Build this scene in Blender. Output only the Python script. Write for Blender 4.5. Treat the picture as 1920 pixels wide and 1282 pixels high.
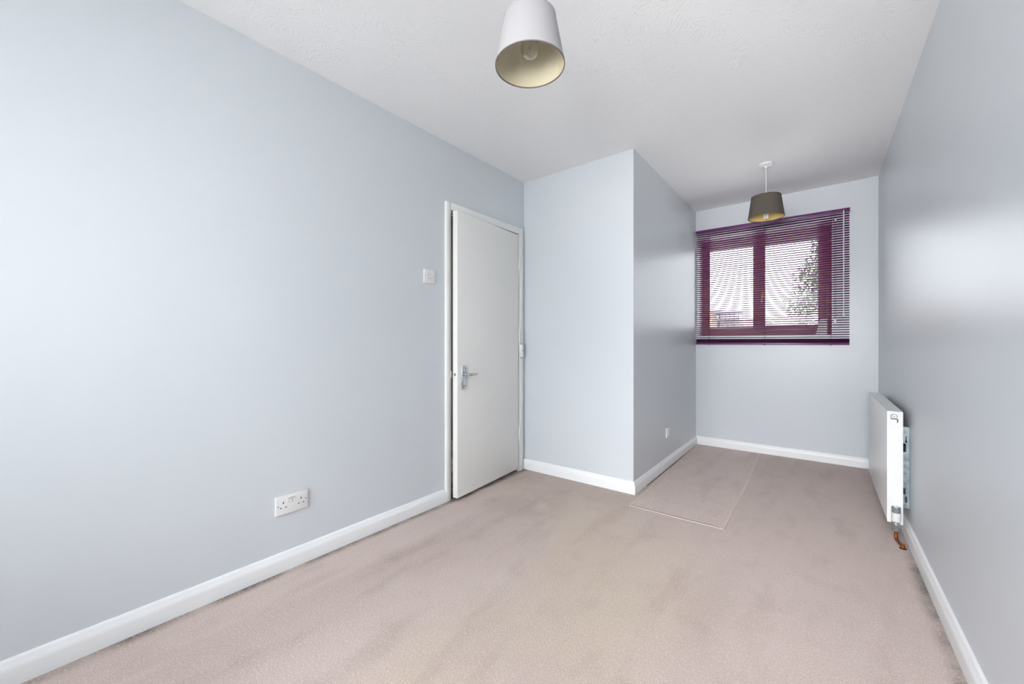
import bpy, bmesh, math, random
from mathutils import Vector, Matrix
random.seed(7)
for o in list(bpy.data.objects): bpy.data.objects.remove(o)
S = bpy.context.scene
COL = S.collection

# ---------------- camera, world, light, exposure ----------------
cam = bpy.data.cameras.new('camera'); co = bpy.data.objects.new('camera', cam); COL.objects.link(co)
co.location = (0, 0, 1.06); co.rotation_euler = (math.pi/2, 0, 0.6579)
cam.sensor_width = 36; cam.lens = 753.56*36/1920; cam.clip_start = 0.02; cam.clip_end = 400
S.camera = co
S.view_settings.view_transform = 'Standard'; S.view_settings.look = 'None'
S.view_settings.gamma = 1; S.view_settings.use_curve_mapping = False
S.view_settings.exposure = 0.24
W = bpy.data.worlds.new('overcast'); S.world = W; W.use_nodes = True
bg = W.node_tree.nodes['Background']
bg.inputs[1].default_value = 6.8
# plain overcast sky: three times brighter at the zenith than at the horizon
wt = W.node_tree; w_tc = wt.nodes.new('ShaderNodeTexCoord'); w_s = wt.nodes.new('ShaderNodeSeparateXYZ'); wt.links.new(w_tc.outputs['Generated'], w_s.inputs[0])
w_m = wt.nodes.new('ShaderNodeMath'); w_m.operation = 'MAXIMUM'; wt.links.new(w_s.outputs[2], w_m.inputs[0]); w_m.inputs[1].default_value = 0
w_a = wt.nodes.new('ShaderNodeMath'); w_a.operation = 'MULTIPLY_ADD'; wt.links.new(w_m.outputs[0], w_a.inputs[0]); w_a.inputs[1].default_value = 2; w_a.inputs[2].default_value = 1
w_v = wt.nodes.new('ShaderNodeVectorMath'); w_v.operation = 'SCALE'; w_v.inputs[0].default_value = (0.96, 0.98, 1.045); wt.links.new(w_a.outputs[0], w_v.inputs['Scale']); wt.links.new(w_v.outputs[0], bg.inputs[0])

def area_portal(name, loc, rot, sx, sy):
    l = bpy.data.lights.new(name, 'AREA'); l.shape = 'RECTANGLE'; l.size = sx; l.size_y = sy
    l.cycles.is_portal = True
    o = bpy.data.objects.new(name, l); COL.objects.link(o); o.location = loc; o.rotation_euler = rot
    return o
# daylight portals in the two window openings (they only guide sky sampling)
area_portal('window_portal', (-0.48, 4.82, 1.62), (-math.pi/2, 0, 0), 1.15, 1.05)
def area_light(name, loc, rot, sx, sy, power, col, spread=180):
    l = bpy.data.lights.new(name, 'AREA'); l.shape = 'RECTANGLE'; l.size = sx; l.size_y = sy; l.energy = power; l.color = col; l.spread = math.radians(spread)
    o = bpy.data.objects.new(name, l); COL.objects.link(o); o.location = loc; o.rotation_euler = rot; return o
# fill lights added behind the viewpoint; the rear one boosts the window's daylight
def aim(x, y, z): return Vector((x, y, z)).to_track_quat('-Z', 'Y').to_euler()
area_light('rear_window_fill', (-0.8, -1.25, 1.3), (math.radians(90), 0, 0), 1.5, 0.9, 8.5, (0.98, 0.99, 1.0), 110)
area_light('left_wall_fill', (-0.2, -1.0, 1.5), aim(-1.787, 1.2, -0.02), 0.6, 0.6, 1.6, (1.0, 0.99, 0.98), 75)  # added fill, lifts the left wall
area_light('ceiling_fill', (0.05, -0.9, 1.4), aim(-0.35, 4.5, 1.0), 0.6, 0.5, 3.8, (1.0, 0.99, 0.97), 45)  # added fill, lifts the far ceiling
area_light('floor_fill', (0.05, -0.9, 1.4), aim(-0.3, 4.4, -1.4), 0.6, 0.5, 4.0, (1.0, 0.99, 0.98), 45)  # added fill, lifts the far floor

# ---------------- materials ----------------
def srgb(r, g, b):
    f = lambda c: ((c/255+0.055)/1.055)**2.4 if c/255 > 0.04045 else c/255/12.92
    return (f(r), f(g), f(b), 1)
def mat(name, col, rough=0.5, metal=0.0, spec=0.5, coat=0.0):
    m = bpy.data.materials.new(name); m.use_nodes = True
    b = m.node_tree.nodes['Principled BSDF']
    b.inputs['Base Color'].default_value = col; b.inputs['Roughness'].default_value = rough
    b.inputs['Metallic'].default_value = metal; b.inputs['Specular IOR Level'].default_value = spec
    b.inputs['Coat Weight'].default_value = coat
    return m
class N:
    """tiny node helper"""
    def __init__(s, m): s.t = m.node_tree; s.b = s.t.nodes['Principled BSDF']
    def new(s, ty, **kw):
        n = s.t.nodes.new(ty)
        for k, v in kw.items():
            if k in n.inputs: n.inputs[k].default_value = v
            else: setattr(n, k, v)
        return n
    def link(s, a, b): s.t.links.new(a, b)
    def math(s, op, a, b=None, clamp=False):
        n = s.t.nodes.new('ShaderNodeMath'); n.operation = op; n.use_clamp = clamp
        for i, v in enumerate((a, b)):
            if v is None: continue
            if isinstance(v, (int, float)): n.inputs[i].default_value = v
            else: s.link(v, n.inputs[i])
        return n.outputs[0]
    def mix(s, f, a, b):
        n = s.t.nodes.new('ShaderNodeMix'); n.data_type = 'RGBA'
        for sock, v in ((n.inputs[0], f), (n.inputs[6], a), (n.inputs[7], b)):
            if isinstance(v, (int, float, tuple)): sock.default_value = v
            else: s.link(v, sock)
        return n.outputs[2]
    def step(s, v, lo, hi):
        n = s.t.nodes.new('ShaderNodeMapRange'); n.interpolation_type = 'SMOOTHSTEP'
        s.link(v, n.inputs[0]); n.inputs[1].default_value = lo; n.inputs[2].default_value = hi
        return n.outputs[0]
    def bump(s, h, strength, dist, prev=None):
        n = s.t.nodes.new('ShaderNodeBump'); n.inputs['Strength'].default_value = strength; n.inputs['Distance'].default_value = dist
        s.link(h, n.inputs['Height'])
        if prev: s.link(prev, n.inputs['Normal'])
        return n.outputs[0]

def wall_paint():
    m = mat('wall_paint', srgb(211, 216, 224), 0.35, spec=0.5); n = N(m)
    tc = n.new('ShaderNodeTexCoord')
    a = n.new('ShaderNodeTexNoise', Scale=260.0, Detail=2.0); n.link(tc.outputs['Object'], a.inputs['Vector'])
    b = n.new('ShaderNodeTexNoise', Scale=2.2, Detail=2.0); n.link(tc.outputs['Object'], b.inputs['Vector'])
    nb = n.bump(a.outputs[0], 0.12, 0.0006); nb = n.bump(b.outputs[0], 0.25, 0.008, nb)
    n.link(nb, n.b.inputs['Normal'])
    n.link(n.mix(b.outputs[0], srgb(210, 215, 220), srgb(213, 217, 222)), n.b.inputs['Base Color'])
    return m
def ceiling_mat():
    m = mat('artex_ceiling', srgb(242, 242, 243), 0.6, spec=0.35); n = N(m)
    tc = n.new('ShaderNodeTexCoord')
    O = tc.outputs['Object']
    def vm(op, a, b=None, sc=None):
        v = n.new('ShaderNodeVectorMath', operation=op)
        for k, q in enumerate((a, b)):
            if q is None: continue
            if isinstance(q, tuple): v.inputs[k].default_value = q
            else: n.link(q, v.inputs[k])
        if sc is not None: v.inputs['Scale'].default_value = sc
        return v
    def strokes(scale, freq, off, seed):
        d = n.new('ShaderNodeTexNoise', Scale=6.0+seed, Detail=3.0); n.link(O, d.inputs['Vector'])
        P = vm('ADD', O, vm('SCALE', d.outputs['Color'], sc=0.12).outputs[0]).outputs[0]
        P = vm('ADD', P, (seed*3.7, seed*1.3, 0)).outputs[0]
        v = n.new('ShaderNodeTexVoronoi', Scale=scale); n.link(P, v.inputs['Vector'])
        rnd = vm('SCALE', vm('SUBTRACT', v.outputs['Color'], (0.5, 0.5, 0.5)).outputs[0], sc=off).outputs[0]
        loc = vm('SUBTRACT', vm('SUBTRACT', P, v.outputs['Position']).outputs[0], rnd).outputs[0]
        ln = vm('LENGTH', vm('MULTIPLY', loc, (1, 1, 0)).outputs[0]).outputs['Value']
        s_ = n.math('SINE', n.math('MULTIPLY', ln, freq))
        br = n.new('ShaderNodeTexNoise', Scale=34.0, Detail=3.0); n.link(P, br.inputs['Vector'])
        s_ = n.math('MULTIPLY', n.step(s_, 0.35, 1.0), n.step(br.outputs[0], 0.46, 0.62))
        return n.math('MULTIPLY', s_, n.math('SUBTRACT', 1.0, n.step(v.outputs['Distance'], 0.5, 0.8)))
    p = n.new('ShaderNodeTexNoise', Scale=5.0, Detail=3.0); n.link(O, p.inputs['Vector'])
    f = n.new('ShaderNodeTexNoise', Scale=60.0, Detail=3.0); n.link(O, f.inputs['Vector'])
    h = n.math('ADD', strokes(8.0, 420.0, 0.35, 0.0), strokes(6.0, 300.0, 0.5, 1.0))
    h = n.math('MULTIPLY', h, n.math('ADD', n.step(p.outputs[0], 0.42, 0.6), 0.25))
    h = n.math('ADD', h, n.math('MULTIPLY', f.outputs[0], 0.45))
    n.link(n.bump(h, 0.30, 0.0026), n.b.inputs['Normal'])
    return m
def carpet_mat(name='carpet_pile', lift=6):
    m = mat(name, srgb(190, 175, 166), 0.95, spec=0.1); n = N(m)
    n.b.inputs['Sheen Weight'].default_value = 0.15; n.b.inputs['Sheen Roughness'].default_value = 0.6
    g = n.new('ShaderNodeNewGeometry'); P = g.outputs['Position']
    sx = n.new('ShaderNodeSeparateXYZ'); n.link(P, sx.inputs[0]); X, Y = sx.outputs[0], sx.outputs[1]
    def noise(scale, detail=3.0, stretch=None, rough=0.5):
        t = n.new('ShaderNodeTexNoise', Scale=scale, Detail=detail, Roughness=rough)
        if stretch:
            mp = n.new('ShaderNodeMapping'); mp.inputs['Scale'].default_value = stretch
            n.link(P, mp.inputs[0]); n.link(mp.outputs[0], t.inputs['Vector'])
        else: n.link(P, t.inputs['Vector'])
        return t.outputs[0]
    big = noise(1.6, 3.0); mid = noise(5.0, 4.0); streak = noise(3.2, 3.0, (2.6, 0.6, 1))
    fine = noise(260.0, 3.0, None, 0.7); tuft = noise(120.0, 2.0, None, 0.6)
    pink = srgb(203+lift, 184+lift, 177+lift); tan = srgb(201+lift, 183+lift, 166+lift); dark = srgb(170+lift, 151+lift, 142+lift)
    # tan worn middle of the room: right of a line parallel to the left wall, near half
    xw = n.math('ADD', X, n.math('MULTIPLY', mid, 0.35))
    m1 = n.math('MULTIPLY', n.step(xw, -1.12, -0.84), n.math('SUBTRACT', 1.0, n.step(xw, -0.42, -0.02)))
    m1 = n.math('MULTIPLY', m1, n.math('SUBTRACT', 1.0, n.step(Y, 1.9, 2.6)))
    m2 = n.math('MULTIPLY', n.math('MULTIPLY', n.step(Y, 1.75, 2.3), n.math('SUBTRACT', 1.0, n.step(X, -1.15, -0.8))), 0.9)
    base = n.mix(n.math('MULTIPLY', n.math('ADD', m1, m2, True), n.step(big, 0.25, 0.6)), pink, tan)
    # dark traffic streaks parallel to the left wall and by the doorway
    xl = n.math('ADD', X, n.math('MULTIPLY', n.math('SUBTRACT', mid, 0.5), 0.12))
    l1 = n.math('MULTIPLY', n.step(xl, -1.74, -1.67), n.math('SUBTRACT', 1.0, n.step(xl, -1.66, -1.2)))
    l1 = n.math('MULTIPLY', l1, n.math('SUBTRACT', 1.0, n.step(Y, 1.3, 2.2)))
    l2 = n.math('MULTIPLY', n.step(Y, 2.25, 2.62), n.math('SUBTRACT', 1.0, n.step(X, -1.1, -0.95)))
    l3 = n.math('MULTIPLY', n.step(Y, 3.3, 4.3), n.step(X, -0.5, -0.3))
    l4 = n.math('MULTIPLY', n.math('SUBTRACT', 1.0, n.step(n.math('ABSOLUTE', n.math('ADD', xl, 0.36)), 0.0, 0.16)), n.math('SUBTRACT', 1.0, n.step(n.math('ABSOLUTE', n.math('SUBTRACT', Y, 1.75)), 0.1, 0.55)))
    dk = n.math('ADD', n.math('MULTIPLY', l1, 0.40), n.math('MULTIPLY', l2, 0.60))
    l5 = n.math('SUBTRACT', 1.0, n.step(n.math('ADD', n.math('MULTIPLY', n.math('POWER', n.math('ABSOLUTE', n.math('ADD', xl, 1.50)), 2.0), 14.0), n.math('MULTIPLY', n.math('POWER', n.math('ABSOLUTE', n.math('SUBTRACT', Y, 2.15)), 2.0), 7.0)), 0.15, 1.2))
    dk = n.math('ADD', dk, n.math('MULTIPLY', n.math('MULTIPLY', l5, n.step(mid, 0.3, 0.6)), 0.55))
    dk = n.math('ADD', dk, n.math('MULTIPLY', n.step(noise(7.0, 4.0), 0.52, 0.72), 0.22))
    dk = n.math('ADD', dk, n.math('MULTIPLY', l3, 0.4)); dk = n.math('ADD', dk, n.math('MULTIPLY', l4, 0.35))
    dk = n.math('ADD', dk, n.math('MULTIPLY', n.step(streak, 0.48, 0.72), 0.38), True)
    base = n.mix(dk, base, dark)
    lt = n.math('MULTIPLY', n.step(noise(4.0, 4.0, (1.8, 0.8, 1)), 0.55, 0.75), 0.35)
    base = n.mix(lt, base, srgb(214, 199, 190))
    # grime along the skirting
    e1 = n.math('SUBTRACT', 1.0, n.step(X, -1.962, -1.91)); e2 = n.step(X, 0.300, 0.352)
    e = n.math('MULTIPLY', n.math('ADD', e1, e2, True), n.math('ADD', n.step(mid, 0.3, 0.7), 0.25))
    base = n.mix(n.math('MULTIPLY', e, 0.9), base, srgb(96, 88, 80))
    # tuft speckle
    base = n.mix(n.math('MULTIPLY', n.step(fine, 0.40, 0.66), 0.5), base, srgb(140, 124, 114))
    base = n.mix(n.math('MULTIPLY', n.step(tuft, 0.50, 0.68), 0.38), base, srgb(225, 210, 200))
    n.link(base, n.b.inputs['Base Color'])
    h = n.math('ADD', n.math('MULTIPLY', fine, 0.6), tuft)
    nb = n.bump(h, 0.4, 0.003); nb = n.bump(mid, 0.3, 0.010, nb)
    n.link(nb, n.b.inputs['Normal'])
    return m
def glass_mat():
    m = bpy.data.materials.new('window_glass'); m.use_nodes = True; t = m.node_tree; t.nodes.clear()
    o = t.nodes.new('ShaderNodeOutputMaterial'); mx = t.nodes.new('ShaderNodeMixShader')
    tr = t.nodes.new('ShaderNodeBsdfTransparent'); gl = t.nodes.new('ShaderNodeBsdfGlossy'); fr = t.nodes.new('ShaderNodeFresnel')
    tr.inputs[0].default_value = (0.96, 0.98, 0.97, 1); gl.inputs['Roughness'].default_value = 0.02; fr.inputs[0].default_value = 1.45
    t.links.new(fr.outputs[0], mx.inputs[0]); t.links.new(tr.outputs[0], mx.inputs[1]); t.links.new(gl.outputs[0], mx.inputs[2])
    t.links.new(mx.outputs[0], o.inputs[0]); return m
def fabric(name, col, trans=0.0, rough=0.9):
    m = mat(name, col, rough, spec=0.15); n = N(m)
    tc = n.new('ShaderNodeTexCoord')
    w = n.new('ShaderNodeTexNoise', Scale=420.0, Detail=1.0); n.link(tc.outputs['Object'], w.inputs['Vector'])
    n.link(n.bump(w.outputs[0], 0.25, 0.0006), n.b.inputs['Normal'])
    if trans:
        t = m.node_tree; o = t.nodes['Material Output']; tl = t.nodes.new('ShaderNodeBsdfTranslucent'); tl.inputs[0].default_value = col
        mx = t.nodes.new('ShaderNodeMixShader'); mx.inputs[0].default_value = trans
        t.links.new(n.b.outputs[0], mx.inputs[1]); t.links.new(tl.outputs[0], mx.inputs[2]); t.links.new(mx.outputs[0], o.inputs[0])
    return m
def brushed(name, col, rough):
    m = mat(name, col, rough, 1.0); n = N(m)
    tc = n.new('ShaderNodeTexCoord'); a = n.new('ShaderNodeTexNoise', Scale=60.0, Detail=4.0); n.link(tc.outputs['Object'], a.inputs['Vector'])
    n.link(n.math('ADD', n.math('MULTIPLY', a.outputs[0], 0.25), rough-0.1), n.b.inputs['Roughness']); return m
def galvanised():
    m = mat('galvanised_steel', srgb(150, 162, 168), 0.45, 0.7); n = N(m)
    tc = n.new('ShaderNodeTexCoord'); v = n.new('ShaderNodeTexVoronoi', Scale=45.0); n.link(tc.outputs['Object'], v.inputs['Vector'])
    n.link(n.mix(v.outputs['Distance'], srgb(120, 135, 145), srgb(178, 188, 192)), n.b.inputs['Base Color']); return m
def copper():
    m = mat('copper', srgb(190, 105, 45), 0.35, 0.9); n = N(m)
    tc = n.new('ShaderNodeTexCoord'); v = n.new('ShaderNodeTexNoise', Scale=40.0, Detail=4.0); n.link(tc.outputs['Object'], v.inputs['Vector'])
    n.link(n.mix(n.step(v.outputs[0], 0.4, 0.65), srgb(196, 112, 50), srgb(120, 62, 34)), n.b.inputs['Base Color']); return m
def wood_frame():
    m = mat('mahogany_frame', srgb(150, 92, 98), 0.4); n = N(m)
    tc = n.new('ShaderNodeTexCoord'); w = n.new('ShaderNodeTexNoise', Scale=14.0, Detail=4.0)
    mp = n.new('ShaderNodeMapping'); mp.inputs['Scale'].default_value = (6, 6, 0.6)
    n.link(tc.outputs['Object'], mp.inputs[0]); n.link(mp.outputs[0], w.inputs['Vector'])
    n.link(n.mix(w.outputs[0], srgb(142, 84, 92), srgb(162, 104, 110)), n.b.inputs['Base Color']); return m
def brickwork():
    m = mat('brickwork', srgb(170, 110, 80), 0.9); n = N(m)
    tc = n.new('ShaderNodeTexCoord'); b = n.new('ShaderNodeTexBrick', Scale=1.0)
    mp = n.new('ShaderNodeMapping'); mp.inputs['Rotation'].default_value = (math.pi/2, 0, 0)
    n.link(tc.outputs['Object'], mp.inputs[0]); n.link(mp.outputs[0], b.inputs['Vector'])
    b.inputs['Color1'].default_value = srgb(118, 90, 78); b.inputs['Color2'].default_value = srgb(108, 82, 72); b.inputs['Mortar'].default_value = srgb(125, 115, 106)
    b.inputs['Brick Width'].default_value = 0.225; b.inputs['Row Height'].default_value = 0.075; b.inputs['Mortar Size'].default_value = 0.01
    n.link(b.outputs[0], n.b.inputs['Base Color']); return m
def mottled(name, c1, c2, scale, rough=0.9):
    m = mat(name, c1, rough); n = N(m); tc = n.new('ShaderNodeTexCoord')
    v = n.new('ShaderNodeTexNoise', Scale=scale, Detail=4.0); n.link(tc.outputs['Object'], v.inputs['Vector'])
    n.link(n.mix(n.step(v.outputs[0], 0.35, 0.65), c1, c2), n.b.inputs['Base Color']); return m
def gloss(name, col, rough=0.3):
    m = mat(name, col, rough, spec=0.5); n = N(m); tc = n.new('ShaderNodeTexCoord')
    v = n.new('ShaderNodeTexNoise', Scale=9.0, Detail=3.0); n.link(tc.outputs['Object'], v.inputs['Vector'])
    n.link(n.bump(v.outputs[0], 0.15, 0.003), n.b.inputs['Normal']); return m

M = dict(
    wall=wall_paint(), ceiling=ceiling_mat(), carpet=carpet_mat(), patch=carpet_mat('carpet_patch_pile', 13), glass=glass_mat(),
    seam=mottled('carpet_seam_gap', srgb(222, 207, 196), srgb(210, 194, 182), 140), gap=mat('dark_gap', srgb(60, 54, 50), 0.9),
    skirt=gloss('white_gloss_skirting', srgb(242, 243, 244), 0.3), frame=gloss('white_gloss_frame', srgb(238, 238, 236), 0.32),
    door=gloss('white_door_paint', srgb(236, 235, 232), 0.38), white=gloss('white_plastic', srgb(232, 231, 230), 0.3),
    hole=mat('dark_slot', srgb(38, 36, 34), 0.6), screw=mat('screw_grey', srgb(140, 140, 140), 0.4, 0.6),
    chrome=brushed('satin_chrome', srgb(190, 196, 200), 0.25), rad=gloss('radiator_enamel', srgb(236, 237, 236), 0.28),
    galv=galvanised(), copper=copper(), purple=gloss('purple_enamel', srgb(104, 44, 102), 0.30), cordp=mat('purple_cord', srgb(98, 42, 98), 0.8),
    clear=mat('clear_acrylic', srgb(222, 216, 226), 0.15, spec=0.6), wframe=wood_frame(), brass=brushed('brass', srgb(205, 160, 80), 0.25),
    shade_w=fabric('white_shade_cotton', srgb(184, 182, 185), 0.08), lining=fabric('cream_lining', srgb(208, 199, 174), 0.12),
    trimg=mat('grey_shade_trim', srgb(118, 110, 102), 0.8), shade_t=fabric('taupe_shade', srgb(96, 89, 83), 0.03), gold=fabric('gold_lining', srgb(226, 200, 132), 0.05),
    brick=brickwork(), render_w=mottled('pale_render', srgb(225, 222, 215), srgb(212, 208, 200), 3), bluef=mat('blue_grey_frames', srgb(78, 80, 98), 0.5),
    leaf=mottled('leaf_green', srgb(80, 87, 72), srgb(104, 110, 88), 3), bark=mottled('bark', srgb(80, 66, 52), srgb(58, 48, 40), 12),
    pale_ground=mottled('bounce_ground', srgb(172, 170, 166), srgb(158, 157, 152), 2), tile=mottled('roof_tile', srgb(110, 98, 94), srgb(124, 108, 100), 6),
    bead=mat('lit_bead_lilac', srgb(196, 170, 190), 0.5), hallm=mottled('hall_wall', srgb(112, 102, 92), srgb(104, 95, 86), 3), dull=mat('pale_slab', srgb(235, 232, 228), 0.6),
)
gm = bpy.data.materials.new('bulb_glass'); gm.use_nodes = True
gt = gm.node_tree; gt.nodes.clear()
_o = gt.nodes.new('ShaderNodeOutputMaterial'); _m = gt.nodes.new('ShaderNodeMixShader'); _t = gt.nodes.new('ShaderNodeBsdfTransparent'); _g = gt.nodes.new('ShaderNodeBsdfGlossy'); _l = gt.nodes.new('ShaderNodeLayerWeight')
_t.inputs[0].default_value = (0.95, 0.95, 0.93, 1); _g.inputs['Roughness'].default_value = 0.05; _l.inputs[0].default_value = 0.35
gt.links.new(_l.outputs['Facing'], _m.inputs[0]); gt.links.new(_t.outputs[0], _m.inputs[1]); gt.links.new(_g.outputs[0], _m.inputs[2]); gt.links.new(_m.outputs[0], _o.inputs[0])
M['bulb'] = gm

# ---------------- mesh helpers ----------------
def add_box(bm, lo, hi, mtx=None):
    vs = [bm.verts.new((x, y, z)) for x in (lo[0], hi[0]) for y in (lo[1], hi[1]) for z in (lo[2], hi[2])]
    for f in ((0,1,3,2),(4,6,7,5),(0,4,5,1),(2,3,7,6),(0,2,6,4),(1,5,7,3)): bm.faces.new([vs[i] for i in f])
    if mtx: bmesh.ops.transform(bm, matrix=mtx, verts=vs)
    return vs
def bevel_box(bm, lo, hi, r, seg=2, mtx=None):
    b = bmesh.new(); add_box(b, lo, hi)
    bmesh.ops.bevel(b, geom=b.edges[:]+b.verts[:], offset=r, segments=seg, profile=0.5, affect='EDGES')
    if mtx: bmesh.ops.transform(b, matrix=mtx, verts=b.verts)
    me = bpy.data.meshes.new('tmp'); b.to_mesh(me); b.free(); bm.from_mesh(me); bpy.data.meshes.remove(me)
def add_lathe(bm, prof, seg=48, mtx=None, closed=False):
    rings = []
    for r, z in prof:
        rings.append([bm.verts.new((r*math.cos(2*math.pi*k/seg), r*math.sin(2*math.pi*k/seg), z)) for k in range(seg)] if r > 1e-6 else [bm.verts.new((0, 0, z))])
    pairs = list(zip(rings, rings[1:])) + ([(rings[-1], rings[0])] if closed else [])
    for a, b in pairs:
        for k in range(seg):
            k2 = (k+1) % seg
            if len(a) == 1 and len(b) == 1: continue
            if len(a) == 1: bm.faces.new((a[0], b[k], b[k2]))
            elif len(b) == 1: bm.faces.new((a[k], a[k2], b[0]))
            else: bm.faces.new((a[k], a[k2], b[k2], b[k]))
    if mtx: bmesh.ops.transform(bm, matrix=mtx, verts=[v for r in rings for v in r])
def add_tube(bm, pts, r, seg=10):
    pts = [Vector(p) for p in pts]; rings = []; up = None
    rr = r if isinstance(r, (list, tuple)) else [r]*len(pts)
    for i, p in enumerate(pts):
        d = (pts[min(i+1, len(pts)-1)]-pts[max(i-1, 0)]).normalized()
        if up is None:
            up = Vector((1, 0, 0)) if abs(d.x) < 0.8 else Vector((0, 0, 1))
        a = d.cross(up).normalized(); up = a.cross(d).normalized()
        rings.append([bm.verts.new(p+(a*math.cos(2*math.pi*k/seg)+up*math.sin(2*math.pi*k/seg))*rr[i]) for k in range(seg)])
    for a, b in zip(rings, rings[1:]):
        for k in range(seg): bm.faces.new((a[k], a[(k+1) % seg], b[(k+1) % seg], b[k]))
    bm.faces.new(rings[0][::-1]); bm.faces.new(rings[-1])
def add_prism(bm, poly, h0, h1, plane='xy', mtx=None):
    f = {'xy': lambda a, b, h: (a, b, h), 'xz': lambda a, b, h: (a, h, b), 'yz': lambda a, b, h: (h, a, b)}[plane]
    A = [bm.verts.new(f(a, b, h0)) for a, b in poly]; B = [bm.verts.new(f(a, b, h1)) for a, b in poly]
    bm.faces.new(A[::-1]); bm.faces.new(B); n = len(poly)
    for k in range(n): bm.faces.new((A[k], A[(k+1) % n], B[(k+1) % n], B[k]))
    if mtx: bmesh.ops.transform(bm, matrix=mtx, verts=A+B)
def obj(name, bm, m, parent=None, smooth=False, angle=35):
    bmesh.ops.recalc_face_normals(bm, faces=bm.faces)
    me = bpy.data.meshes.new(name); bm.to_mesh(me); bm.free(); me.materials.append(m)
    if smooth:
        for p in me.polygons: p.use_smooth = True
        me.set_sharp_from_angle(angle=math.radians(angle))
    o = bpy.data.objects.new(name, me); COL.objects.link(o)
    if parent: o.parent = parent
    return o
def tag(o, label=None, cat=None, group=None, kind=None):
    if label: o['label'] = label
    if cat: o['category'] = cat
    if group: o['group'] = group
    if kind: o['kind'] = kind
    return o
def empty(name, loc=(0, 0, 0), rz=0):
    o = bpy.data.objects.new(name, None); COL.objects.link(o); o.location = loc; o.rotation_euler = (0, 0, rz); o.empty_display_size = 0.1
    return o
def box(name, lo, hi, m, parent=None, r=0.0, seg=2):
    b = bmesh.new()
    if r: bevel_box(b, lo, hi, r, seg)
    else: add_box(b, lo, hi)
    return obj(name, b, m, parent, smooth=bool(r))

# ---------------- room shell ----------------
XL = -1.987
XR = lambda y: 0.3738-0.0026*(y-2)
YWN = lambda x: 4.494-0.0042*x
YBK = lambda x: 2.74+0.0041*(x+1.045)
XRC = lambda y: -1.045-0.0014*(y-2.74)
YREAR = -1.45
ZC = lambda x, y: 2.412+0.0135*(x+1)+0.003*(y-2.7)

def slab(name, p0, p1, thick, holes, label, z0=-0.02, z1=2.46):
    """wall from p0 to p1; the room is on the left hand going p0->p1"""
    p0, p1 = Vector((*p0, 0)), Vector((*p1, 0)); u = (p1-p0); L = u.length; u.normalize(); out = Vector((u.y, -u.x, 0))
    ss = sorted({0, L, *[h[0] for h in holes], *[h[1] for h in holes]}); zz = sorted({z0, z1, *[h[2] for h in holes], *[h[3] for h in holes]})
    bm = bmesh.new(); V = {}
    def v(s, z, k):
        key = (round(s, 5), round(z, 5), k)
        if key not in V: V[key] = bm.verts.new(p0+u*s+out*(thick*k)+Vector((0, 0, z)))
        return V[key]
    solid = lambda i, j: 0 <= i < len(ss)-1 and 0 <= j < len(zz)-1 and not any(h[0] <= (ss[i]+ss[i+1])/2 <= h[1] and h[2] <= (zz[j]+zz[j+1])/2 <= h[3] for h in holes)
    for i in range(len(ss)-1):
        for j in range(len(zz)-1):
            if not solid(i, j): continue
            a, b, c, d = ss[i], ss[i+1], zz[j], zz[j+1]
            for k in (0, 1): bm.faces.new((v(a, c, k), v(b, c, k), v(b, d, k), v(a, d, k)))
            for (di, dj), (q, r) in (((-1, 0), ((a, c), (a, d))), ((1, 0), ((b, c), (b, d))), ((0, -1), ((a, c), (b, c))), ((0, 1), ((a, d), (b, d)))):
                if not solid(i+di, j+dj): bm.faces.new((v(*q, 0), v(*r, 0), v(*r, 1), v(*q, 1)))
    o = obj(name, bm, M['wall']); tag(o, label, None, kind='structure'); return o

# corners (room outline)
cRR = (XR(YREAR), YREAR); cRW = (XR(YWN(0.37)), YWN(XR(4.49))); cCW = (XRC(YWN(-1.05)), YWN(-1.05)); cCB = (-1.045, 2.74); cLB = (XL, YBK(XL)); cLR = (XL, YREAR)
slab('wall_right', (cRR[0], cRR[1]-0.3), (cRW[0], cRW[1]+0.3), 0.12, [], 'long plain pale blue-grey wall on the right, behind the radiator')
Lw = 1.8
def s_on(p0, p, d): return (Vector(p)-Vector(p0)).dot(Vector(d))
# window wall: going from right corner to recess corner
uw = (Vector(cCW)-Vector(cRW)).normalized()
wx = lambda x: (cRW[0]-x)
slab('wall_window', cRW, (cCW[0]-0.0, cCW[1]), 0.30, [(wx(0.070), wx(-1.036), 1.10, 2.128)], 'short pale blue-grey end wall holding the blind-covered window')
slab('wall_recess', (cCW[0], cCW[1]+0.30), (cCB[0], cCB[1]), 0.10, [], 'pale blue-grey return wall between the projecting corner and the window')
slab('wall_back', (cCB[0]-0.0, cCB[1]), cLB, 0.10, [], 'pale blue-grey wall section beside the white door')
sy = lambda y: cLB[1]-y
slab('wall_left', (XL, cLB[1]+0.1), (XL, YREAR-0.3), 0.12, [(cLB[1]+0.1-2.685, cLB[1]+0.1-1.86, -0.02, 1.965)], 'long pale blue-grey wall on the left with the door and the double socket')
sr = lambda x: x-cLR[0]
slab('wall_rear', (XL, YREAR), (cRR[0], YREAR), 0.25, [(sr(-1.75), sr(0.12), 0.55, 2.22)], 'end wall behind the viewpoint with the large window')
bm = bmesh.new()
add_prism(bm, [(XL-0.15, YREAR-0.3), (0.55, YREAR-0.3), (0.55, 4.9), (XL-0.15, 4.9)], -0.12, 0.0)
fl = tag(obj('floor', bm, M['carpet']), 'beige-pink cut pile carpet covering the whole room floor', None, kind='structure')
bm = bmesh.new()
cs = [(XL-0.12, YREAR-0.25), (0.52, YREAR-0.25), (0.52, 4.78), (XL-0.12, 4.78)]
A = [bm.verts.new((x, y, ZC(x, y))) for x, y in cs]; B = [bm.verts.new((x, y, 2.56)) for x, y in cs]
bm.faces.new(A); bm.faces.new(B[::-1])
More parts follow.
